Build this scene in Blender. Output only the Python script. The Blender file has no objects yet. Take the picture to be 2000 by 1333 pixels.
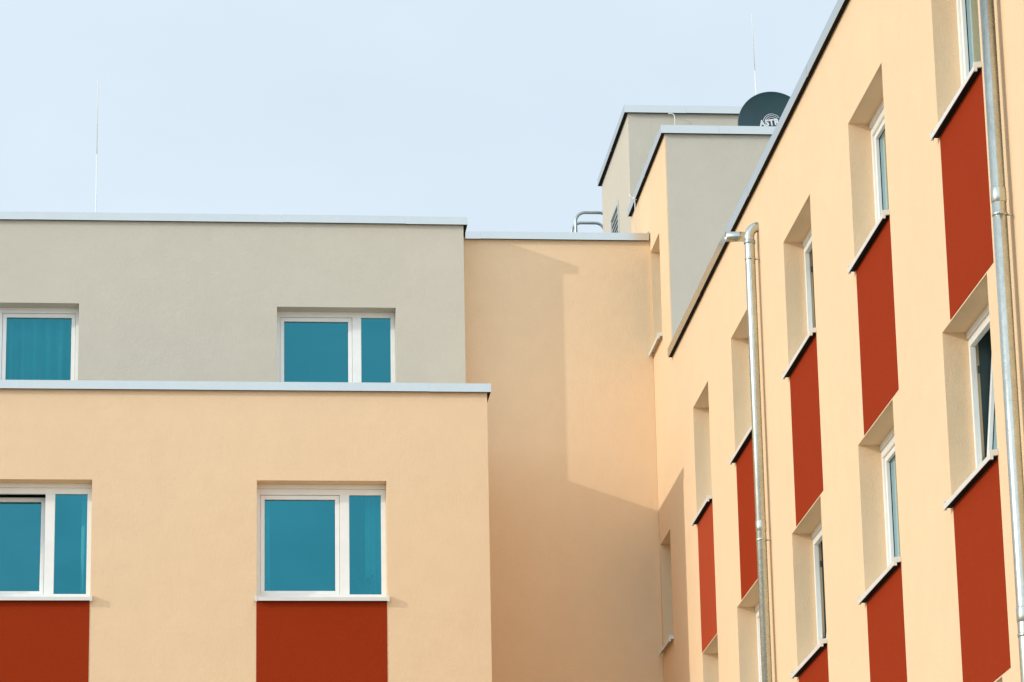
import bpy, bmesh, math, random
from mathutils import Vector, Matrix
random.seed(7)
S = bpy.context.scene
COL = S.collection
R = math.radians

# ------------------------------------------------------------------ camera
cd = bpy.data.cameras.new('camera'); cam = bpy.data.objects.new('camera', cd); COL.objects.link(cam)
cd.sensor_width = 36.0; cd.lens = 6756.04 / 2000 * 36
cd.clip_start = 0.1; cd.clip_end = 3000
yaw, pitch, roll = 0.09943, 0.285452, -0.0195285
fw = Vector((math.sin(yaw)*math.cos(pitch), math.cos(yaw)*math.cos(pitch), math.sin(pitch)))
rt = Vector((math.cos(yaw), -math.sin(yaw), 0)); up = rt.cross(fw)
c, s = math.cos(roll), math.sin(roll)
rt, up = c*rt + s*up, -s*rt + c*up
m = Matrix((rt, up, -fw)).transposed().to_4x4(); m.translation = Vector((0, 0, 1.6))
cam.matrix_world = m
S.camera = cam

# ------------------------------------------------------------------ sky and sun
SUN = Vector((-1, -0.315, 0.342)).normalized()          # towards the sun
EL = math.asin(SUN.z); AZ = math.atan2(SUN.x, SUN.y)
w = bpy.data.worlds.new("World"); S.world = w; w.use_nodes = True
nt = w.node_tree; nt.nodes.clear()
out = nt.nodes.new('ShaderNodeOutputWorld'); bg = nt.nodes.new('ShaderNodeBackground')
sky = nt.nodes.new('ShaderNodeTexSky'); sky.sky_type = 'NISHITA'; sky.sun_disc = False
sky.sun_elevation = EL; sky.sun_rotation = AZ % (2*math.pi)
sky.air_density = 1.0; sky.dust_density = 2.0; sky.ozone_density = 1.0
# thin high cloud veil over the clear sky
tc = nt.nodes.new('ShaderNodeTexCoord'); mp = nt.nodes.new('ShaderNodeMapping')
mp.inputs['Scale'].default_value = (2.2, 2.2, 5.0)
nz = nt.nodes.new('ShaderNodeTexNoise'); nz.inputs['Scale'].default_value = 2.0; nz.inputs['Detail'].default_value = 5
mr = nt.nodes.new('ShaderNodeMapRange'); mr.inputs['From Min'].default_value = .35; mr.inputs['From Max'].default_value = .75
mr.inputs['To Min'].default_value = .74; mr.inputs['To Max'].default_value = .86
mx = nt.nodes.new('ShaderNodeMix'); mx.data_type = 'RGBA'
VEIL = (10.2, 11.7, 13.1, 1)
mx.inputs['B'].default_value = VEIL
nt.links.new(tc.outputs['Generated'], mp.inputs['Vector']); nt.links.new(mp.outputs[0], nz.inputs['Vector'])
nt.links.new(nz.outputs['Fac'], mr.inputs['Value']); nt.links.new(mr.outputs[0], mx.inputs['Factor'])
sx = nt.nodes.new('ShaderNodeSeparateXYZ'); nt.links.new(tc.outputs['Generated'], sx.inputs[0])
gr = nt.nodes.new('ShaderNodeMapRange'); gr.interpolation_type = 'SMOOTHSTEP'
gr.inputs['From Min'].default_value = .6; gr.inputs['From Max'].default_value = -.8
gr.inputs['To Min'].default_value = .88; gr.inputs['To Max'].default_value = 1.38     # unseen southern sky made brighter, added fill for the front walls
nt.links.new(sx.outputs['Y'], gr.inputs['Value'])
nz2 = nt.nodes.new('ShaderNodeTexNoise'); nz2.inputs['Scale'].default_value = 5.0; nz2.inputs['Detail'].default_value = 4  # cloud noise added to the unseen southern sky to vary window reflections
nt.links.new(mp.outputs[0], nz2.inputs['Vector'])
ca = nt.nodes.new('ShaderNodeMapRange'); ca.inputs['From Min'].default_value = .1; ca.inputs['From Max'].default_value = -.5
ca.inputs['To Min'].default_value = 0; ca.inputs['To Max'].default_value = 1.1
nt.links.new(sx.outputs['Y'], ca.inputs['Value'])
cb = nt.nodes.new('ShaderNodeMath'); cb.operation = 'SUBTRACT'; cb.inputs[1].default_value = .5; nt.links.new(nz2.outputs['Fac'], cb.inputs[0])
cc = nt.nodes.new('ShaderNodeMath'); cc.operation = 'MULTIPLY_ADD'; nt.links.new(cb.outputs[0], cc.inputs[0]); nt.links.new(ca.outputs[0], cc.inputs[1]); nt.links.new(gr.outputs[0], cc.inputs[2])
vs = nt.nodes.new('ShaderNodeVectorMath'); vs.operation = 'SCALE'
nt.links.new(mx.outputs['Result'], vs.inputs[0]); nt.links.new(cc.outputs[0], vs.inputs['Scale'])
nt.links.new(sky.outputs[0], mx.inputs['A']); nt.links.new(vs.outputs[0], bg.inputs['Color'])
bg.inputs['Strength'].default_value = 0.1
nt.links.new(bg.outputs[0], out.inputs['Surface'])
sl = bpy.data.lights.new('sun', 'SUN'); sl.energy = 1.85; sl.angle = R(0.6); sl.color = (1, .93, .82)
so = bpy.data.objects.new('sun', sl); COL.objects.link(so)
so.rotation_euler = SUN.to_track_quat('Z', 'Y').to_euler(); so.location = (-20, -10, 40)
S.view_settings.view_transform = 'Standard'; S.view_settings.look = 'None'
S.view_settings.exposure = 0.0; S.view_settings.gamma = 1.0

# ------------------------------------------------------------------ materials
def mat(name, col, rough=.6, metal=0.0, spec=.5):
    M = bpy.data.materials.new(name); M.use_nodes = True
    b = M.node_tree.nodes['Principled BSDF']
    b.inputs['Base Color'].default_value = (*col, 1); b.inputs['Roughness'].default_value = rough
    b.inputs['Metallic'].default_value = metal; b.inputs['Specular IOR Level'].default_value = spec
    return M, M.node_tree, b
def noise(t, scale, detail=3, rough=.5, stretch=None, dist=0):
    tc = t.nodes.new('ShaderNodeTexCoord'); n = t.nodes.new('ShaderNodeTexNoise')
    n.inputs['Scale'].default_value = scale; n.inputs['Detail'].default_value = detail; n.inputs['Roughness'].default_value = rough
    n.inputs['Distortion'].default_value = dist
    if stretch:
        mp = t.nodes.new('ShaderNodeMapping'); mp.inputs['Scale'].default_value = stretch
        t.links.new(tc.outputs['Object'], mp.inputs['Vector']); t.links.new(mp.outputs[0], n.inputs['Vector'])
    else: t.links.new(tc.outputs['Object'], n.inputs['Vector'])
    return n
def vary(t, b, col, layers, lo=.94, hi=1.05):
    """multiply the base colour by soft blotches"""
    cur = None
    for n in layers:
        r = t.nodes.new('ShaderNodeMapRange'); r.inputs['From Min'].default_value = .3; r.inputs['From Max'].default_value = .7
        r.inputs['To Min'].default_value = lo; r.inputs['To Max'].default_value = hi
        t.links.new(n.outputs['Fac'], r.inputs['Value'])
        if cur is None: cur = r.outputs[0]
        else:
            mm = t.nodes.new('ShaderNodeMath'); mm.operation = 'MULTIPLY'
            t.links.new(cur, mm.inputs[0]); t.links.new(r.outputs[0], mm.inputs[1]); cur = mm.outputs[0]
    v = t.nodes.new('ShaderNodeVectorMath'); v.operation = 'SCALE'; v.inputs[0].default_value = col
    t.links.new(cur, v.inputs['Scale']); t.links.new(v.outputs[0], b.inputs['Base Color'])
def stucco(name, col, grain=.0038):
    M, t, b = mat(name, col, .95, 0, .06)
    big = noise(t, .55, 4, .55); mid = noise(t, 3.5, 4, .6)
    vary(t, b, col, [big, mid], .982, 1.016)
    fine = noise(t, 88, 4, .65); fine2 = noise(t, 42, 3, .6, None, .8)
    a = t.nodes.new('ShaderNodeMath'); a.operation = 'MULTIPLY_ADD'; a.inputs[1].default_value = .7
    t.links.new(fine2.outputs['Fac'], a.inputs[0]); t.links.new(fine.outputs['Fac'], a.inputs[2])
    bp = t.nodes.new('ShaderNodeBump'); bp.inputs['Strength'].default_value = 1.0; bp.inputs['Distance'].default_value = grain
    t.links.new(a.outputs[0], bp.inputs['Height'])
    bp2 = t.nodes.new('ShaderNodeBump'); bp2.inputs['Strength'].default_value = 1.0; bp2.inputs['Distance'].default_value = .007
    t.links.new(mid.outputs['Fac'], bp2.inputs['Height']); t.links.new(bp.outputs[0], bp2.inputs['Normal'])
    t.links.new(bp2.outputs[0], b.inputs['Normal'])
    return M
M_PEACH = stucco('peach_stucco', (.815, .602, .385))
M_GREY = stucco('grey_stucco', (.592, .546, .45))
M_RED = stucco('red_stucco', (.31, .034, .0080))
M_FADED = stucco('faded_red_stucco', (.40, .064, .025))
def metal(name, col, rough, lo=.93, hi=1.06, sc=14):
    M, t, b = mat(name, col, rough, 1.0)
    n = noise(t, sc, 5, .7); vary(t, b, col, [n], lo, hi)
    r = t.nodes.new('ShaderNodeMapRange'); r.inputs['To Min'].default_value = rough*.8; r.inputs['To Max'].default_value = rough*1.25
    t.links.new(n.outputs['Fac'], r.inputs['Value']); t.links.new(r.outputs[0], b.inputs['Roughness'])
    return M
M_ALU = metal('coated_aluminium', (.56, .57, .535), .2, .97, 1.03, 3)
def galvanised():
    col = (.56, .58, .52)
    M, t, b = mat('galvanised_steel', col, .32, 1.0)
    v = t.nodes.new('ShaderNodeTexVoronoi'); v.inputs['Scale'].default_value = 55
    tc = t.nodes.new('ShaderNodeTexCoord'); t.links.new(tc.outputs['Object'], v.inputs['Vector'])
    n = noise(t, 9, 5, .7, (1, 1, .35)); n2 = noise(t, 38, 4, .7, (1, 1, .5))
    vary(t, b, col, [n, n2], .88, 1.08)
    r = t.nodes.new('ShaderNodeMapRange'); r.inputs['To Min'].default_value = .22; r.inputs['To Max'].default_value = .31
    t.links.new(v.outputs['Color'], r.inputs['Value']); t.links.new(r.outputs[0], b.inputs['Roughness'])
    return M
M_GALV = galvanised()
M_STEEL = metal('weathered_tube_steel', (.40, .45, .45), .4, .85, 1.1)
def plain(name, col, rough=.5, lo=.97, hi=1.03, sc=6, spec=.5):
    M, t, b = mat(name, col, rough, 0, spec); vary(t, b, col, [noise(t, sc, 4)], lo, hi); return M
M_PVC = plain('white_pvc', (.86, .86, .82), .38)
M_SILL = plain('white_coated_sill', (.70, .70, .66), .4)
M_RUBBER_SHADE = plain('dark_rubber_and_shade', (.010, .012, .011), .85, spec=.1)  # rubber seals, and the painted shade under cappings and sills
M_WIRE = plain('pale_round_wire', (.78, .78, .76), .45)
M_DISH = plain('dark_dish_coating', (.014, .058, .064), .45, .92, 1.06, 4)
M_LETTER = plain('white_print', (.80, .83, .83), .5)
M_ROOF = plain('grey_roof_gravel', (.28, .27, .25), .95, .8, 1.2, 20)
M_GROUND = plain('pale_paving', (.33, .285, .22), .9, .85, 1.12, 1.2)
M_CURT = plain('sheer_white_cloth', (.52, .52, .50), .8)
M_LEAF = plain('leaf_green', (.06, .12, .04), .6, .7, 1.3, 12)
M_POT = plain('clay_pot', (.35, .16, .09), .8)
M_ROOM = plain('dim_room_plaster', (.055, .095, .10), .9)  # dimness of the rooms put into a dark teal colour
M_LOUVRE = plain('pale_grey_paint', (.50, .54, .53), .45)
M_HINGE = plain('dark_hinge_metal', (.06, .06, .06), .4)
def glass():
    M = bpy.data.materials.new('coated_window_glass'); M.use_nodes = True; t = M.node_tree; t.nodes.clear()
    o = t.nodes.new('ShaderNodeOutputMaterial')
    tint = t.nodes.new('ShaderNodeBsdfGlossy'); tint.inputs['Roughness'].default_value = .015; tint.inputs['Color'].default_value = (.050, .33, .40, 1)
    clear = t.nodes.new('ShaderNodeBsdfGlossy'); clear.inputs['Roughness'].default_value = .01; clear.inputs['Color'].default_value = (.80, .93, .97, 1)
    tr = t.nodes.new('ShaderNodeBsdfTransparent'); tr.inputs['Color'].default_value = (.25, .80, .86, 1)
    m1 = t.nodes.new('ShaderNodeMixShader'); m1.inputs[0].default_value = .50
    t.links.new(tr.outputs[0], m1.inputs[1]); t.links.new(tint.outputs[0], m1.inputs[2])
    lw = t.nodes.new('ShaderNodeLayerWeight'); lw.inputs['Blend'].default_value = .5
    fr = t.nodes.new('ShaderNodeMath'); fr.operation = 'POWER'; fr.inputs[1].default_value = 2.2; t.links.new(lw.outputs['Facing'], fr.inputs[0])
    n = noise(t, 1.6, 2); bp = t.nodes.new('ShaderNodeBump'); bp.inputs['Distance'].default_value = .004; bp.inputs['Strength'].default_value = .3
    t.links.new(n.outputs['Fac'], bp.inputs['Height'])
    for g in (tint, clear): t.links.new(bp.outputs[0], g.inputs['Normal'])
    m2 = t.nodes.new('ShaderNodeMixShader'); t.links.new(fr.outputs[0], m2.inputs[0])
    t.links.new(m1.outputs[0], m2.inputs[1]); t.links.new(clear.outputs[0], m2.inputs[2])
    geo = t.nodes.new('ShaderNodeNewGeometry'); thru = t.nodes.new('ShaderNodeBsdfTransparent')     # the coating works once per pane
    m3 = t.nodes.new('ShaderNodeMixShader'); t.links.new(geo.outputs['Backfacing'], m3.inputs[0])
    t.links.new(m2.outputs[0], m3.inputs[1]); t.links.new(thru.outputs[0], m3.inputs[2])
    t.links.new(m3.outputs[0], o.inputs['Surface'])
    return M
M_GLASS = glass()

# ------------------------------------------------------------------ builders
def tag(o, label=None, cat=None, group=None, kind=None):
    if label: o['label'] = label
    if cat: o['category'] = cat
    if group: o['group'] = group
    if kind: o['kind'] = kind
    return o
def empty(name, loc, label, cat, group=None):
    o = bpy.data.objects.new(name, None); COL.objects.link(o); o.location = loc; o.empty_display_size = .3
    return tag(o, label, cat, group)
class MB:
    def __init__(self): self.b = bmesh.new()
    def v(self, p): return self.b.verts.new(p)
    def quad(self, *p): return self.b.faces.new([self.v(q) for q in p])
    def box(self, x0, x1, y0, y1, z0, z1, bev=0, mtx=None):
        r = bmesh.ops.create_cube(self.b, size=1)['verts']
        for q in r: q.co = Vector((x0+(q.co.x+.5)*(x1-x0), y0+(q.co.y+.5)*(y1-y0), z0+(q.co.z+.5)*(z1-z0)))
        vs = set(r)
        if bev:
            es = list({e for q in r for e in q.link_edges})
            g = bmesh.ops.bevel(self.b, geom=es, offset=bev, segments=2, affect='EDGES', profile=.5)
            vs = set(g['verts']) | {q for q in r if q.is_valid}
        if mtx:
            for q in vs: q.co = mtx @ q.co
        return self
    def tube(self, pts, rad, seg=16, cap=True):
        pts = [Vector(p) for p in pts]; rings = []; n = len(pts)
        rads = rad if isinstance(rad, (list, tuple)) else [rad]*n
        ref = None
        for i, p in enumerate(pts):
            t = (pts[min(i+1, n-1)] - pts[max(i-1, 0)]).normalized()
            if ref is None:
                a = Vector((0, 0, 1)) if abs(t.z) < .9 else Vector((0, 1, 0))
                ref = (a - a.dot(t)*t).normalized()
            else: ref = (ref - ref.dot(t)*t).normalized()
            q = t.cross(ref)
            rings.append([self.v(p + rads[i]*(math.cos(2*math.pi*k/seg)*ref + math.sin(2*math.pi*k/seg)*q)) for k in range(seg)])
        for a, b_ in zip(rings, rings[1:]):
            for k in range(seg):
                f = self.b.faces.new((a[k], a[(k+1) % seg], b_[(k+1) % seg], b_[k])); f.smooth = True
        if cap:
            self.b.faces.new(rings[0][::-1]); self.b.faces.new(rings[-1])
        return self
    def pipe_hollow(self, p0, p1, ro, ri, seg=24):
        p0, p1 = Vector(p0), Vector(p1); t = (p1-p0).normalized()
        a = Vector((0, 0, 1)) if abs(t.z) < .9 else Vector((0, 1, 0)); u = (a-a.dot(t)*t).normalized(); q = t.cross(u)
        R_ = []
        for p, r in ((p1, ro), (p0, ro), (p0, ri), (p1, ri)):
            R_.append([self.v(p + r*(math.cos(2*math.pi*k/seg)*u + math.sin(2*math.pi*k/seg)*q)) for k in range(seg)])
        for i in range(4):
            a_, b_ = R_[i], R_[(i+1) % 4]
            for k in range(seg):
                f = self.b.faces.new((a_[k], a_[(k+1) % seg], b_[(k+1) % seg], b_[k])); f.smooth = i in (0, 2)
        return self
    def build(self, name, m, parent=None, off=(0, 0, 0), loc=None):
        bmesh.ops.recalc_face_normals(self.b, faces=self.b.faces)
        me = bpy.data.meshes.new(name); off = Vector(off)
        for q in self.b.verts: q.co -= off
        self.b.to_mesh(me); self.b.free()
        for q in (m if isinstance(m, (list, tuple)) else (m,)): me.materials.append(q)
        o = bpy.data.objects.new(name, me); COL.objects.link(o)
        if parent: o.parent = parent
        if loc is not None: o.location = loc
        return o

def grid_wall(mb, us, zs, holes, tk, P, keep=None):
    """solid wall on a grid of (u, z) cells; P(u, depth, z) -> point; holes = list of (u0, u1, z0, z1)"""
    us = sorted({round(x, 4) for x in us} | {round(x, 4) for h in holes for x in h[:2]})
    zs = sorted({round(x, 4) for x in zs} | {round(x, 4) for h in holes for x in h[2:]})
    cell = {}
    for i in range(len(us)-1):
        for j in range(len(zs)-1):
            u, z = (us[i]+us[i+1])/2, (zs[j]+zs[j+1])/2
            ok = not any(h[0] < u < h[1] and h[2] < z < h[3] for h in holes)
            if keep and not keep(u, z): ok = False
            cell[i, j] = ok
    V = {}
    def vt(i, d, j):
        if (i, d, j) not in V: V[i, d, j] = mb.v(P(us[i], (0, min(.27, tk*.7), tk)[d], zs[j]))
        return V[i, d, j]
    def F(vs, inner=False):
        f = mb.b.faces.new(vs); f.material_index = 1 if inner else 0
    def hole(k): return k in cell and not cell[k] and any(h[0] < (us[k[0]]+us[k[0]+1])/2 < h[1] and h[2] < (zs[k[1]]+zs[k[1]+1])/2 < h[3] for h in holes)
    for (i, j), ok in cell.items():
        if not ok: continue
        F((vt(i, 0, j), vt(i+1, 0, j), vt(i+1, 0, j+1), vt(i, 0, j+1)))
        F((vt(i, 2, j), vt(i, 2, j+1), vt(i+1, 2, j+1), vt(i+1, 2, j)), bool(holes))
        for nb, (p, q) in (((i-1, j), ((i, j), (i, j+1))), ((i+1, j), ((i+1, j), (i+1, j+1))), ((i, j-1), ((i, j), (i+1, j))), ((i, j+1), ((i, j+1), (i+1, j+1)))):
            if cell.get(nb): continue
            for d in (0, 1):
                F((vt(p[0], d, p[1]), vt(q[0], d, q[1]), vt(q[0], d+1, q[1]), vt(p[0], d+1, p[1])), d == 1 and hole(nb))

def coping(mb, p0, p1, inward, zt, h=.1, width=.5, tk=.004, e0=0, e1=0, end0=False, end1=False, strip=None):
    """one folded sheet of parapet capping: top sheet, outer lip and inner lip, hollow below.
    p0->p1 outer edge in plan; inward = unit vector to the roof side; e0/e1 mitre slope at the ends"""
    p0, p1, n = Vector((*p0, 0)), Vector((*p1, 0)), Vector((*inward, 0)); t = (p1-p0).normalized()
    prof = [(0, zt-h), (0, zt), (width, zt-.015), (width, zt-h*.8), (width-tk, zt-h*.8), (width-tk, zt-.015-tk), (tk, zt-tk), (tk, zt-h)]
    A = [mb.v(p0 + n*d + t*(e0*d) + Vector((0, 0, z))) for d, z in prof]
    B = [mb.v(p1 + n*d - t*(e1*d) + Vector((0, 0, z))) for d, z in prof]
    for k in range(8):
        mb.b.faces.new((A[k], A[(k+1) % 8], B[(k+1) % 8], B[k]))
    mb.b.faces.new(A[::-1]); mb.b.faces.new(B)
    if strip is not None:                                   # near-black filler that paints the shade under the lip
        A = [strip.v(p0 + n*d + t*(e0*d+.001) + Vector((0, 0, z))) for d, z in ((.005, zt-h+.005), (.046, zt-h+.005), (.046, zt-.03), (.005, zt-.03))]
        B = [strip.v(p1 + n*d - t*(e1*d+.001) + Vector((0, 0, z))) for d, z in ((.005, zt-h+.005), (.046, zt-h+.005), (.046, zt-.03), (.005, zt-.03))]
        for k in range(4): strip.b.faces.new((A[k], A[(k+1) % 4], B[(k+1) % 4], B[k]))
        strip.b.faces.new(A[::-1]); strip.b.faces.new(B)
    for flag, base, sgn in ((end0, p0, 1), (end1, p1, -1)):
        if flag:
            q = base + t*sgn*.002
            mb.quad(q+Vector((0, 0, zt-h)), q+Vector((0, 0, zt-.002)), q+n*width+Vector((0, 0, zt-.017)), q+n*width+Vector((0, 0, zt-h)))
def coping_run(mb, p0, p1, inward, zt, joints, h=.1, width=.5, e0=0, e1=0, end0=False, end1=False, strip=None):
    """several capping sheets end to end with narrow joints; joints = distances from p0"""
    a, b = Vector(p0), Vector(p1); L = (b-a).length; t = (b-a)/L; cuts = [0]+list(joints)+[L]
    for i in range(len(cuts)-1):
        q0 = a + t*(cuts[i] + (.003 if i else 0)); q1 = a + t*(cuts[i+1] - (.003 if i < len(cuts)-2 else 0))
        dz = random.uniform(-.003, .003)
        coping(mb, q0, q1, inward, zt+dz, h, width, .004, e0 if i == 0 else 0, e1 if i == len(cuts)-2 else 0,
               end0 and i == 0, end1 and i == len(cuts)-2, strip)
    for d in joints:                                        # cover strip under each joint
        q0 = a+t*(d-.04); q1 = a+t*(d+.04); n = Vector(inward)
        coping(mb, q0+n*.006, q1+n*.006, inward, zt-.008, h-.010, width-.012)

# ------------------------------------------------------------------ window kit (local: x right, y into the wall, z up, origin = lower left corner of the opening on the wall face)
def make_window(parent, loc, rotz, w=1.445, h=1.335, d=.185, strip=.052, mirror=False, tilt=0.0, fixed=True, caps=False, sealed=True):
    X = (lambda x: w-x) if mirror else (lambda x: x)
    def bx(mb, x0, x1, y0, y1, z0, z1, bev=.003):
        a, b = sorted((X(x0), X(x1))); mb.box(a, b, y0, y1, z0, z1, bev)
    fl, fr = .042, .052; mul0, mul1 = w-.512, w-.406
    zt = h - strip; zb = .035; ft = .065; fb = .052
    f = MB(); fd = .045 if tilt else .065
    bx(f, 0, fl, d, d+fd, zb, zt); bx(f, w-fr, w, d, d+fd, zb, zt)
    x_end = mul0 if fixed else w-fr
    bx(f, fl-.001, w-fr+.001, d+.001, d+fd-.001, zt-ft, zt); bx(f, fl-.001, w-fr+.001, d+.001, d+fd-.001, zb, zb+fb)
    if fixed: bx(f, mul0, mul1, d+.002, d+fd-.002, zb+fb-.001, zt-ft+.001)
    fo = f.build('window', M_PVC, parent); fo.location = loc; fo.rotation_euler = (0, 0, rotz)
    if strip:
        t = MB(); bx(t, .001, w-.001, d-.012, d+.10, zt+.002, h-.001, .002); t.build('shutter_box', M_PVC, fo)
    # opening sash with its own pane
    sx0, sx1, sz0, sz1 = fl+.003, x_end-.003, zb+fb+.003, zt-ft-.003
    sp = .047; oy = .018 if not tilt else .05
    piv = Vector((0, d+oy, sz0))
    def place(o):
        o.location = piv; o.rotation_euler = (-tilt, 0, 0)
    sm = MB()
    H = sz1-sz0
    bx(sm, sx0, sx0+sp, 0, .07, 0, H, .004); bx(sm, sx1-sp, sx1, 0, .07, 0, H, .004)
    bx(sm, sx0+sp-.001, sx1-sp+.001, .001, .069, H-sp, H, .004); bx(sm, sx0+sp-.001, sx1-sp+.001, .001, .069, 0, sp*.85, .004)
    place(sm.build('sash', M_PVC, fo))
    gm = MB(); bx(gm, sx0+sp-.006, sx1-sp+.006, .034, .040, sp*.85-.006, H-sp+.006, 0); place(gm.build('pane', M_GLASS, fo))
    gk = MB()                                             # rubber seal round the glass
    a0, a1, c0, c1 = sx0+sp-.002, sx1-sp+.002, sp*.85-.002, H-sp+.002
    for q in ((a0, a0+.005, c0, c1), (a1-.005, a1, c0, c1), (a0+.005, a1-.005, c0, c0+.005), (a0+.005, a1-.005, c1-.005, c1)):
        bx(gk, q[0], q[1], .030, .0335, q[2], q[3], 0)
    place(gk.build('seal', M_RUBBER_SHADE, fo))
    if tilt:                                               # the ironwork in the gap of the tilted sash
        for z in (.28, 1.0):
            hm = MB(); bx(hm, fl-.001, fl+.010, d+.05, d+.066, z, z+.06, .002); hm.build('hinge', M_HINGE, fo)
    if fixed:
        g2 = MB(); bx(g2, mul1-.004, w-fr+.004, d+.030, d+.036, zb+fb-.004, zt-ft+.004, 0); g2.build('pane', M_GLASS, fo)
    if caps:
        for x in (w*.56, w*.765, w*.87):
            k = MB(); bx(k, x-.016, x+.016, d-.006, d+.004, zb+.008, zb+.02, .002); k.build('drain_cap', M_SILL, fo)
    # folded metal sill: sloping sheet, front lip and turned-up end pieces
    sl_ = MB(); x0, x1, yf, tk = -.018, w+.018, -.058, .004
    def zs(y): return .034 - (d - y)*.125
    prof = [(d+.002, zs(d)), (yf, zs(yf)), (yf, zs(yf)-.040), (yf+tk, zs(yf)-.040), (yf+tk, zs(yf)-tk), (d+.002, zs(d)-tk)]
    A = [sl_.v((x0, y, z)) for y, z in prof]; B = [sl_.v((x1, y, z)) for y, z in prof]
    for k in range(6): sl_.b.faces.new((A[k], B[k], B[(k+1) % 6], A[(k+1) % 6]))
    sl_.b.faces.new(A[::-1]); sl_.b.faces.new(B)
    so_ = sl_.build('sill', M_SILL, fo)
    us_ = MB(); sealed and us_.box(x0+.03, x1-.03, yf+tk+.001, -.0055, zs(yf)-.036, zs(yf)-.010); sealed and us_.build('shade_strip', M_RUBBER_SHADE, fo)  # black filler painting the shade under the sill
    for xx in (x0-.003, x1-.022):
        e = MB(); z1 = zs(yf)
        P = [(yf-.004, z1-.046), (yf-.004, z1+.020), (-.0015, z1+.026), (-.0015, z1-.016), (yf+.020, z1-.020), (yf+.020, z1-.046)]
        A = [e.v((xx, y, z)) for y, z in P]; B = [e.v((xx+.025, y, z)) for y, z in P]
        for k in range(6): e.b.faces.new((A[k], B[k], B[(k+1) % 6], A[(k+1) % 6]))
        e.b.faces.new(A[::-1]); e.b.faces.new(B)
        e.build('sill_end', M_SILL, fo)
    return fo
def copy_window(o, loc):
    c_ = o.copy(); COL.objects.link(c_); c_.location = loc
    for ch in list(o.children):
        k = ch.copy(); COL.objects.link(k); k.parent = c_
    return c_

# ------------------------------------------------------------------ ground
g = MB(); g.quad((-1500, -1500, 0), (1500, -1500, 0), (1500, 1500, 0), (-1500, 1500, 0))
tag(g.build('ground', M_GROUND), kind='structure')

XR = 5.714; YL = 37.20; YU = 39.607; YM = 40.0
XL0 = -15.0; XLE = 3.418; XUE = 3.387; YB = 52.0
# ------------------------------------------------------------------ left block
LB = empty('apartment_building', (XLE, YL, 0), 'peach plastered apartment block with a set back grey top storey, square windows facing the viewer', 'building')
off = LB.location
low_wins = [(.8475, 2.2815, 9.609, 10.941), (-2.392, -.960, 9.609, 10.941)]
up_wins = [(1.138, 2.559, 12.355, 13.684), (-2.630, -1.209, 12.355, 13.703)]
m_ = MB(); grid_wall(m_, [XL0, XLE], [0, 12.022], low_wins, .40, lambda u, d, z: (u, YL+d, z))
grid_wall(m_, [YL+.40, YM-.002], [0, 12.022], [], .40, lambda u, d, z: (XLE-d, u, z))
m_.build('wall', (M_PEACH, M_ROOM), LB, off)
m_ = MB(); grid_wall(m_, [XL0, XUE], [11.82, 14.78], up_wins, .40, lambda u, d, z: (u, YU+d, z))
grid_wall(m_, [YU+.40, YB], [11.82, 14.78], [], .40, lambda u, d, z: (XUE-d, u, z))
m_.build('setback_wall', (M_GREY, M_ROOM), LB, off)
m_ = MB(); m_.box(XL0, XUE-.402, YU+.402, YB, 14.3, 14.6); m_.build('roof', M_ROOF, LB, off)
m_ = MB(); m_.box(XL0, XLE-.402, YL+.402, YU-.002, 11.5, 11.80); m_.build('terrace', M_ROOF, LB, off)
m_ = MB(); st = MB()
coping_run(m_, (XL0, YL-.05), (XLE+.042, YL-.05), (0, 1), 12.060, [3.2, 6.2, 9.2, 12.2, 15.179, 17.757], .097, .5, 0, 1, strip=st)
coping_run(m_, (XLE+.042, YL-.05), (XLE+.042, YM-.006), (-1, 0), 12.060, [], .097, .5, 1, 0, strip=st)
cp = m_.build('parapet_capping', M_ALU, LB, off); st.build('shade_strip', M_RUBBER_SHADE, cp, off)
m_ = MB(); st = MB()
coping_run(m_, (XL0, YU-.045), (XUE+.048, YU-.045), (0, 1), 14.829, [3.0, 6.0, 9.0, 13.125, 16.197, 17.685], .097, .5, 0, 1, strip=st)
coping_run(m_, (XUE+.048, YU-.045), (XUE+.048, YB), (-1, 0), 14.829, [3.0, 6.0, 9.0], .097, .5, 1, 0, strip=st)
cp = m_.build('parapet_capping', M_ALU, LB, off); st.build('shade_strip', M_RUBBER_SHADE, cp, off)
for (x0, x1, z0, z1) in low_wins:
    p = MB(); p.box(x0-.003, x1-.006, YL-.004, YL+.002, 8.12, 9.619); p.build('red_panel', M_RED, LB, off)
def lloc(x, y, z): return Vector((x, y, z)) - off
w1 = make_window(LB, lloc(.8475, YL, 9.609), 0, 1.434, 1.332, caps=True)
w2 = make_window(LB, lloc(-2.392, YL, 9.609), 0, 1.432, 1.332, caps=True, tilt=R(5.0)); w2['label'] = 'window with its left sash tilted open'
w3 = make_window(LB, lloc(1.138, YU, 12.355), 0, 1.421, 1.329, d=.2, strip=0)
w4 = make_window(LB, lloc(-2.630, YU, 12.355), 0, 1.421, 1.348, d=.2, strip=0, mirror=True)

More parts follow.
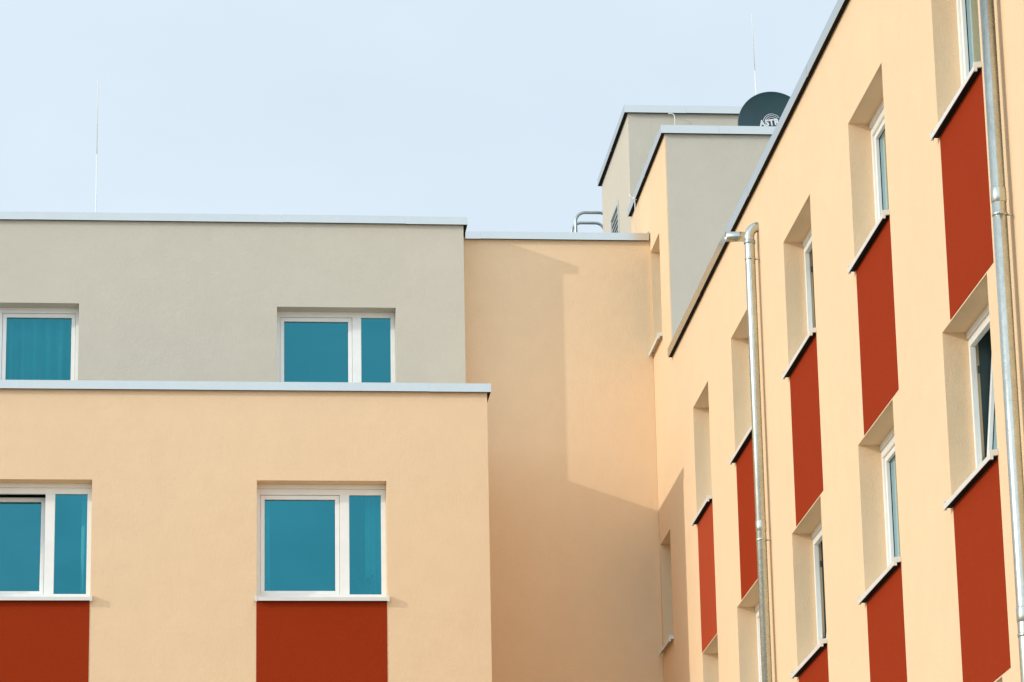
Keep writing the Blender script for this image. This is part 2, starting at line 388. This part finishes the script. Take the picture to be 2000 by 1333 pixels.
# ------------------------------------------------------------------ middle link
MBK = empty('link_building', (4.5, YM, 0), 'narrow windowless peach building recessed between the left block and the right wing', 'building')
off = MBK.location
m_ = MB(); grid_wall(m_, [XUE+.002, XR-.002], [0, 14.72], [], .40, lambda u, d, z: (u, YM+d, z)); m_.build('wall', (M_PEACH, M_ROOM), MBK, off)
m_ = MB(); m_.box(XUE+.002, XR-.002, YM+.402, YB, 14.1, 14.4); m_.build('roof', M_ROOF, MBK, off)
m_ = MB(); st = MB(); coping_run(m_, (XUE+.052, YM-.05), (XR-.02, YM-.05), (0, 1), 14.773, [.183], .093, .5, strip=st); cp = m_.build('parapet_capping', M_ALU, MBK, off); st.build('shade_strip', M_RUBBER_SHADE, cp, off)
m_ = MB(); m_.box(XR-.034, XR-.012, YM-.047, YM+.06, 14.70, 14.80, .004); m_.build('end_piece', M_ALU, MBK, off)

# ------------------------------------------------------------------ right wing with its stair tower
RW = empty('apartment_wing', (XR, 30.0, 0), 'sunlit peach apartment wing on the right with deep windows above red panels', 'building')
off = RW.location
Y0 = 12.0; YT = 38.48; YT2 = 41.65
Z1T, Z1B, Z2T, Z2B, Z3T, Z3B = 11.75, 10.44, 8.945, 7.615, 6.08, 4.75
row1 = {'B': (35.875, 37.0), 'C': (32.82, 34.255), 'D': (29.575, 31.01), 'E': (26.225, 27.70), 'F': (22.88, 24.335)}
row2 = {'B': (35.85, 36.94), 'C': (33.06, 34.505), 'D': (29.72, 31.21), 'E': (26.47, 27.938), 'F': (23.09, 24.585)}
row3 = {'F': (23.345, 24.80)}
holes = [(a, b, Z1B, Z1T) for a, b in row1.values()] + [(a, b, Z2B, Z2T) for a, b in row2.values()] + [(a, b, Z3B, Z3T) for a, b in row3.values()]
stair = [(39.195, 39.965, 13.25, 14.535), (39.085, 39.905, 9.555, 10.855)]
m_ = MB()
grid_wall(m_, [Y0, YT, YT2], [0, 12.83, 15.6], holes+stair, .42, lambda u, d, z: (XR+d, u, z), lambda u, z: not (u < YT and z > 12.83))
m_.build('wall', (M_PEACH, M_ROOM), RW, off)
# the grey front of the stair tower above the main roof
m_ = MB(); m_.box(XR+.012, XR+9, YT-.003, YT+.4, 12.3, 15.59); m_.build('tower_wall', M_GREY, RW, off)
m_ = MB(); m_.box(XR+.422, XR+12, Y0, YT-.005, 12.1, 12.45); m_.build('roof', M_ROOF, RW, off)
m_ = MB(); m_.box(XR+.422, XR+9, YT+.402, YT2-.002, 15.0, 15.3); m_.build('tower_roof', M_ROOF, RW, off)
m_ = MB(); st = MB(); coping_run(m_, (XR-.05, Y0), (XR-.05, YT-.006), (1, 0), 12.872, [3, 6.5, 10, 13.5, 17.2, 20.6, 24.0], .112, .52, strip=st); cp = m_.build('parapet_capping', M_ALU, RW, off); st.build('shade_strip', M_RUBBER_SHADE, cp, off)
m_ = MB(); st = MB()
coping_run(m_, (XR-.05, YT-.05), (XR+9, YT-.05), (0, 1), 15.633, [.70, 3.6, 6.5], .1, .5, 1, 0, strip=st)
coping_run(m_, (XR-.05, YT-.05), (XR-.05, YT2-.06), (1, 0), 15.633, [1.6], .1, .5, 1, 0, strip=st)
cp = m_.build('parapet_capping', M_ALU, RW, off); st.build('shade_strip', M_RUBBER_SHADE, cp, off)
def red(y0, y1, z0, z1, m_=None):
    p = MB(); p.box(XR-.004, XR+.002, y0, y1-.05, z0, z1); return p.build('red_panel', m_ or M_RED, RW, off)
for k, (a, b) in row1.items():
    q = red(a-.008, b, Z2T+.012, Z1B+.01, M_FADED if k == 'B' else None)
    if k == 'B': q['label'] = 'narrow red panel faded to a pinkish tone'
for k, (a, b) in row2.items(): red(a-.008, b, Z3T+.012, Z2B+.01)
def rloc(y, z): return Vector((XR, y, z)) - off
def win_r(a, b, z0, z1, src=None, **kw):
    loc = rloc(b, z0)
    if src is not None: return copy_window(src, loc)
    return make_window(RW, loc, -math.pi/2, b-a, z1-z0, d=.195, **kw)
TILT = dict(tilt=R(6.0))
for k in 'CEF': win_r(*row1[k], Z1B, Z1T)
for k in 'CE': win_r(*row2[k], Z2B, Z2T)
for row, k, zb_, zt_ in ((row1, 'D', Z1B, Z1T), (row2, 'D', Z2B, Z2T), (row2, 'F', Z2B, Z2T)):
    win_r(*row[k], zb_, zt_, **TILT)['label'] = 'window with its sash tilted open'
win_r(*row3['F'], Z3B, Z3T)
win_r(*row1['B'], Z1B, Z1T, fixed=False); win_r(*row2['B'], Z2B, Z2T, fixed=False)
for a, b, z0, z1 in stair: win_r(a, b, z0, z1, fixed=False, sealed=False)

# ------------------------------------------------------------------ roof housing behind the stair tower
RH = empty('roof_housing', (XR+1.5, YT2, 14.4), 'tall grey plastered roof housing with a louvred vent, behind the stair tower', 'roof housing')
off = RH.location; YH2 = 44.5; ZH = 17.06
m_ = MB()
vent = (42.80, 43.61, 15.35, 16.17)
grid_wall(m_, [YT2+.003, YH2], [14.41, ZH-.04], [vent], .3, lambda u, d, z: (XR+.003+d, u, z))
m_.box(XR+.304, XR+8, YT2+.003, YT2+.3, 15.32, ZH-.04); m_.box(XR+.304, XR+8, YH2-.3, YH2, 14.41, ZH-.04); m_.box(XR+7.7, XR+8, YT2+.301, YH2-.301, 15.32, ZH-.04)
m_.build('wall', (M_GREY, M_ROOM), RH, off)
m_ = MB(); m_.box(XR+.304, XR+7.699, YT2+.301, YH2-.301, 16.5, 16.8); m_.build('roof', M_ROOF, RH, off)
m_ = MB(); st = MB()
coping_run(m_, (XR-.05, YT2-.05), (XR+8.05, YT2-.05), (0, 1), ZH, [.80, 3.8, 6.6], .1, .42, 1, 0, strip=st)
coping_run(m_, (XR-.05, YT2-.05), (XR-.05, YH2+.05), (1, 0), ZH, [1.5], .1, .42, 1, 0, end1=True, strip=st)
cp = m_.build('parapet_capping', M_ALU, RH, off); st.build('shade_strip', M_RUBBER_SHADE, cp, off)
m_ = MB(); y0, y1, z0, z1 = vent
for q in ((y0, y1, z1-.045, z1), (y0, y1, z0, z0+.045), (y0, y0+.045, z0+.045, z1-.045), (y1-.045, y1, z0+.045, z1-.045)):
    m_.box(XR-.012, XR+.05, q[0], q[1], q[2], q[3], .003)
vo = m_.build('vent', M_LOUVRE, RH, off)
m_ = MB(); z = z0+.075
while z < z1-.06:
    m_.box(XR-.006, XR+.040, y0+.046, y1-.046, z, z+.014, .002, Matrix.Translation((XR+.02, 0, z)) @ Matrix.Rotation(R(-32), 4, 'Y') @ Matrix.Translation((-XR-.02, 0, -z))); z += .078
m_.build('slats', M_LOUVRE, vo, off)
m_ = MB(); m_.box(XR+.06, XR+.07, y0+.002, y1-.002, z0+.002, z1-.002); m_.build('mesh_backing', M_RUBBER_SHADE, vo, off)

# ------------------------------------------------------------------ downpipes
def downpipe(y, ztop, label, joints, elbow):
    x = XR-.092; r = .05
    root = empty('downpipe', (x, y, 0), label, 'downpipe', 'galvanised downpipes on the right wing'); off = root.location
    mb = MB()
    if elbow:
        pts = [(x, y, .1), (x, y, ztop-.15)] + [(x+.10*(1-math.cos(R(t))), y, ztop-.15+.10*math.sin(R(t))) for t in range(9, 91, 9)] + [(XR+.05, y, ztop-.05)]
    else: pts = [(x, y, .1), (x, y, ztop)]
    mb.tube(pts, r, 28); mb.build('pipe', M_GALV, root, off)
    for zj in joints:
        s_ = MB(); s_.tube([(x, y, zj), (x, y, zj+.004), (x, y, zj+.10), (x, y, zj+.104)], [r+.001, r+.0035, r+.0035, r+.001], 28); s_.build('sleeve', M_GALV, root, off)
        b_ = MB(); zb_ = zj-.10
        b_.tube([(x, y, zb_), (x, y, zb_+.003), (x, y, zb_+.022), (x, y, zb_+.025)], [r+.001, r+.0045, r+.0045, r+.001], 28)
        b_.tube([(x+r, y, zb_+.012), (XR+.02, y, zb_+.012)], .006, 10)
        for sy in (-1,):
            b_.box(x-.012, x+.012, y+sy*(r+.022), y+sy*(r-.001), zb_, zb_+.025, .002)
            b_.tube([(x-.022, y+sy*(r+.013), zb_+.0125), (x+.022, y+sy*(r+.013), zb_+.0125)], .005, 8)
        b_.build('bracket', M_GALV, root, off)
    return root
d1 = downpipe(32.36, 12.40, 'galvanised downpipe with an elbow into the wall below the roof edge', [9.24, 6.39, 3.5], True)
off = d1.location
s_ = MB(); s_.tube([(d1.location.x, 32.36, 12.165), (d1.location.x, 32.36, 12.17), (d1.location.x, 32.36, 12.205), (d1.location.x, 32.36, 12.21)], [.051, .057, .057, .051], 28); s_.build('collar', M_STEEL, d1, off)
s_ = MB(); s_.tube([(d1.location.x, 32.36, 12.0), (d1.location.x, 32.36, 12.003), (d1.location.x, 32.36, 12.022), (d1.location.x, 32.36, 12.025)], [.051, .0545, .0545, .051], 28)
s_.tube([(d1.location.x+.05, 32.36, 12.012), (XR+.02, 32.36, 12.012)], .006, 10); s_.box(d1.location.x-.012, d1.location.x+.012, 32.288, 32.311, 12.0, 12.025, .002); s_.build('bracket', M_GALV, d1, off)
d2 = downpipe(22.25, 12.74, 'larger galvanised downpipe at the right picture edge, running the full height', [9.19, 6.235, 3.4], False)
sp = MB(); sp.pipe_hollow((XR+.02, 32.80, 12.39), (5.456, 32.80, 12.39), .051, .048); 
tag(sp.build('overflow_spout', M_GALV, None, (XR, 32.80, 12.39), (XR, 32.80, 12.39)), 'short open metal spout sticking out of the wall beside the downpipe elbow', 'spout')

# ------------------------------------------------------------------ satellite dish
DC = Vector((7.315, 40.0, 16.215)); DR = .445; DEP = .075
dish = empty('satellite_dish', (DC.x+.02, DC.y+.2, 15.3), 'dark green satellite dish with white lettering standing behind the stair tower parapet', 'satellite dish')
off = dish.location
zax = Vector((.06, -1, .02)).normalized(); xax = Vector((0, 0, 1)).cross(zax).normalized() * 1; yax = zax.cross(xax)
DM = Matrix((xax, yax, zax)).transposed().to_4x4(); DM.translation = DC
def surf(r): return DEP*((r/DR)**2 - 1)
m_ = MB(); N = 72; prev = None; rr = [0]+[DR*i/14 for i in range(1, 15)]
prof = [(r, surf(r)) for r in rr] + [(DR+.006, .004), (DR+.012, 0), (DR+.012, -.014), (DR+.004, -.018)] + [(r, surf(r)-.012) for r in rr[::-1][1:]]
rings = []
for r, z in prof:
    rings.append([m_.v(DM @ Vector((0, 0, z)))] if r == 0 else [m_.v(DM @ Vector((r*math.cos(2*math.pi*k/N), r*math.sin(2*math.pi*k/N), z))) for k in range(N)])
for a, b in zip(rings, rings[1:]):
    for k in range(N):
        k2 = (k+1) % N
        if len(a) == 1: f = m_.b.faces.new((a[0], b[k], b[k2]))
        elif len(b) == 1: f = m_.b.faces.new((a[k], b[0], a[k2]))
        else: f = m_.b.faces.new((a[k], b[k], b[k2], a[k2]))
        f.smooth = True
m_.build('reflector', M_DISH, dish, off)
m_ = MB(); m_.tube([DM @ Vector((0, -.02, -.10)), DM @ Vector((0, -.02, -.25))], .05, 16); m_.tube([(DC.x+.02, DC.y+.2, 15.3), (DC.x+.02, DC.y+.2, 16.35)], .03, 16); m_.build('mast', M_STEEL, dish, off)
m_ = MB(); m_.tube([DM @ Vector((0, -.40, -.03)), DM @ Vector((0, -.47, .2)), DM @ Vector((0, -.44, .5))], .014, 10); m_.build('feed_arm', M_STEEL, dish, off)
m_ = MB(); m_.tube([DM @ Vector((0, -.43, .50)), DM @ Vector((0, -.38, .44))], [.022, .034], 16); m_.build('feed_horn', M_ROOF, dish, off)
LG = Vector((-.005, .068))
fc = bpy.data.curves.new('lettering_source', 'FONT'); fc.body = 'ASTRA'; fc.align_x = 'CENTER'; fc.align_y = 'CENTER'; fc.size = .100; fc.extrude = .0015; fc.offset = .005; fc.space_character = 1.12
fo = bpy.data.objects.new('lettering_source', fc); COL.objects.link(fo)
bpy.context.view_layer.update()
me = bpy.data.meshes.new_from_object(fo.evaluated_get(bpy.context.evaluated_depsgraph_get())); bpy.data.objects.remove(fo)
me.name = 'lettering'; me.materials.clear(); me.materials.append(M_LETTER)
ca, sa = math.cos(R(9)), math.sin(R(9))
for q in me.vertices:
    x, y = q.co.x, q.co.y*1.08; x, y = x*ca - y*sa + LG.x, x*sa + y*ca + LG.y
    q.co = DM @ Vector((x, y, surf(math.hypot(x, y)) + .0045 + q.co.z)) - off
lo = bpy.data.objects.new('lettering', me); COL.objects.link(lo); lo.parent = dish
m_ = MB()
def arc(rad, a0, a1):
    pts = []
    for i in range(25):
        a = R(a0 + (a1-a0)*i/24); x, y = LG.x + rad*math.cos(a), LG.y + rad*math.sin(a)
        pts.append(DM @ Vector((x, y, surf(math.hypot(x, y)) + .004)))
    m_.tube(pts, .0038, 6)
arc(.112, 31, 170); arc(.091, 39, 163); arc(.069, 50, 150)
arc(.112, 211, 350); arc(.091, 219, 343); arc(.069, 230, 330)
m_.build('ring_emblem', M_LETTER, dish, off)

# ------------------------------------------------------------------ lightning rods, conductors, roof ladder
def air_rod(x, y, zb, zm, zt, lean, label):
    root = empty('lightning_rod', (x, y, zb), label, 'lightning rod', 'lightning rods on the roofs'); off = root.location
    b = MB(); b.tube([(x, y, zb+.08), (x+lean*(zm-zb), y, zm)], .0085, 12); b.build('rod', M_WIRE, root, off)
    b = MB(); b.tube([(x+lean*(zm-zb), y, zm-.03), (x+lean*(zt-zb), y, zt-.03), (x+lean*(zt-zb), y, zt)], [.0055, .005, .001], 10); b.build('tip', M_WIRE, root, off)
    b = MB(); b.tube([(x, y, zb), (x, y, zb+.07), (x, y, zb+.085)], [.16, .16, .13], 24); b.build('concrete_foot', M_ROOF, root, off)
air_rod(-1.090, 42.0, 14.6, 16.424, 17.456, 0, 'thin pale lightning rod standing on the flat roof of the left block')
air_rod(7.56, 42.5, 16.8, 17.9, 18.72, -.012, 'thin pale lightning rod rising behind the dark satellite dish')
b = MB()
b.tube([(6.235, 41.60, 16.945), (6.26, 41.585, 16.945), (6.285, 41.585, 16.94), (6.305, 41.585, 16.925), (6.312, 41.585, 16.90), (6.312, 41.585, 15.5)], .006, 10)
tag(b.build('lightning_conductor', M_WIRE, None, (6.3, 41.6, 15.5), (6.3, 41.6, 15.5)), 'white conductor wire bent down the grey front of the roof housing', 'conductor wire', 'conductor wires')
b = MB()
b.tube([(5.60, 40.9, 15.60), (5.612, 40.9, 15.575), (5.655, 40.9, 15.55), (5.668, 40.9, 15.52), (5.668, 40.9, 14.5)], .0065, 10)
b.box(5.645, 5.69, 40.885, 40.915, 15.53, 15.56, .003)
tag(b.build('lightning_conductor', M_WIRE, None, (5.67, 40.9, 14.5), (5.67, 40.9, 14.5)), 'white conductor wire running straight down the sunlit peach side of the stair tower', 'conductor wire', 'conductor wires')
ld = empty('roof_ladder', (5.55, 45.0, 14.4), 'grey tubular ladder hoops rising behind the parapet beside the grey roof housing', 'ladder')
off = ld.location
for y, zt in ((44.75, 16.645), (45.2, 16.645)):
    b = MB(); x0, x1, r = 5.375, 5.83, .13
    pts = [(x0, y, 14.4), (x0, y, zt-r)] + [(x0+r-r*math.cos(R(t)), y, zt-r+r*math.sin(R(t))) for t in range(10, 91, 10)] + [(x1-r+r*math.sin(R(t)), y, zt-r+r*math.cos(R(t))) for t in range(0, 91, 10)] + [(x1, y, 14.4)]
    b.tube(pts, .021, 14); b.build('rail', M_STEEL, ld, off)
for z in (14.7, 14.98, 15.26):
    b = MB(); b.tube([(5.375, 44.75, z), (5.375, 45.2, z)], .014, 10); b.build('rung', M_STEEL, ld, off)

# ------------------------------------------------------------------ behind the glass: rooms, curtains, a plant
def curtain(x0, x1, y, z0, z1, label, amp=.022, per=.11):
    b = MB(); n = max(8, int((x1-x0)/.012)); ph = random.uniform(0, 6)
    rows = []
    for k, z in enumerate((z0, (z0+z1)/2, z1)):
        rows.append([b.v((x0+(x1-x0)*i/n + .006*k*math.sin(i*.6), y + amp*math.sin(2*math.pi*(x0+(x1-x0)*i/n)/per + ph) + .4*amp*math.sin(2*math.pi*(x0+(x1-x0)*i/n)/(per*2.7) + 1), z)) for i in range(n+1)])
    for a, c_ in zip(rows, rows[1:]):
        for i in range(n):
            f = b.b.faces.new((a[i], a[i+1], c_[i+1], c_[i])); f.smooth = True
    ce = ((x0+x1)/2, y, z0); o = b.build('curtain', M_CURT, None, ce, ce)
    md = o.modifiers.new('thickness', 'SOLIDIFY'); md.thickness = .002
    tag(o, label, 'curtain', 'sheer curtains behind the windows')
curtain(-2.2, -1.25, YU+.42, 12.40, 13.68, 'sheer white curtain filling the window of the grey storey at the left edge', .055, .15)
curtain(2.06, 2.25, YL+.40, 9.67, 10.88, 'narrow sheer curtain at the right side of the window beside the plant', .018, .07)
curtain(.91, 1.01, YL+.40, 9.67, 10.88, 'thin curtain strip at the left side of the window with the plant', .015, .06)
curtain(-1.08, -.99, YL+.40, 9.67, 10.88, 'thin curtain strip at the right side of the tilted window', .012, .06)
pl = empty('houseplant', (2.03, YL+.34, 9.63), 'leafy houseplant standing behind the narrow pane of the lower right window', 'plant')
off = pl.location
b = MB(); b.tube([(2.03, YL+.34, 9.63), (2.03, YL+.34, 9.635), (2.03, YL+.34, 9.73)], [.04, .045, .06], 18); b.build('pot', M_POT, pl, off)
b = MB(); lf = MB()
for s_ in range(9):
    a = random.uniform(0, 6.28); ln = random.uniform(.12, .3) if s_ else .62; sp_ = .10 if s_ else .03
    tip = Vector((2.03+sp_*math.cos(a)*1.1, YL+.34+sp_*.5*math.sin(a), 9.72+ln)); p0 = Vector((2.03, YL+.34, 9.72))
    b.tube([p0, p0.lerp(tip, .5)+Vector((random.uniform(-.02, .02), 0, .02)), tip], .003, 6)
    for k in range(7):
        q = p0.lerp(tip, .3+.7*k/6); d_ = Vector((random.uniform(-1, 1), random.uniform(-.6, .6), random.uniform(-.2, .9))).normalized(); sd = d_.cross(Vector((.3, 1, .2))).normalized()
        L_ = random.uniform(.03, .06); lf.quad(q, q+d_*L_*.5+sd*L_*.28, q+d_*L_, q+d_*L_*.5-sd*L_*.28)
b.build('stem', M_LEAF, pl, off); lf.build('leaves', M_LEAF, pl, off)
# closed backs so that the rooms are dark
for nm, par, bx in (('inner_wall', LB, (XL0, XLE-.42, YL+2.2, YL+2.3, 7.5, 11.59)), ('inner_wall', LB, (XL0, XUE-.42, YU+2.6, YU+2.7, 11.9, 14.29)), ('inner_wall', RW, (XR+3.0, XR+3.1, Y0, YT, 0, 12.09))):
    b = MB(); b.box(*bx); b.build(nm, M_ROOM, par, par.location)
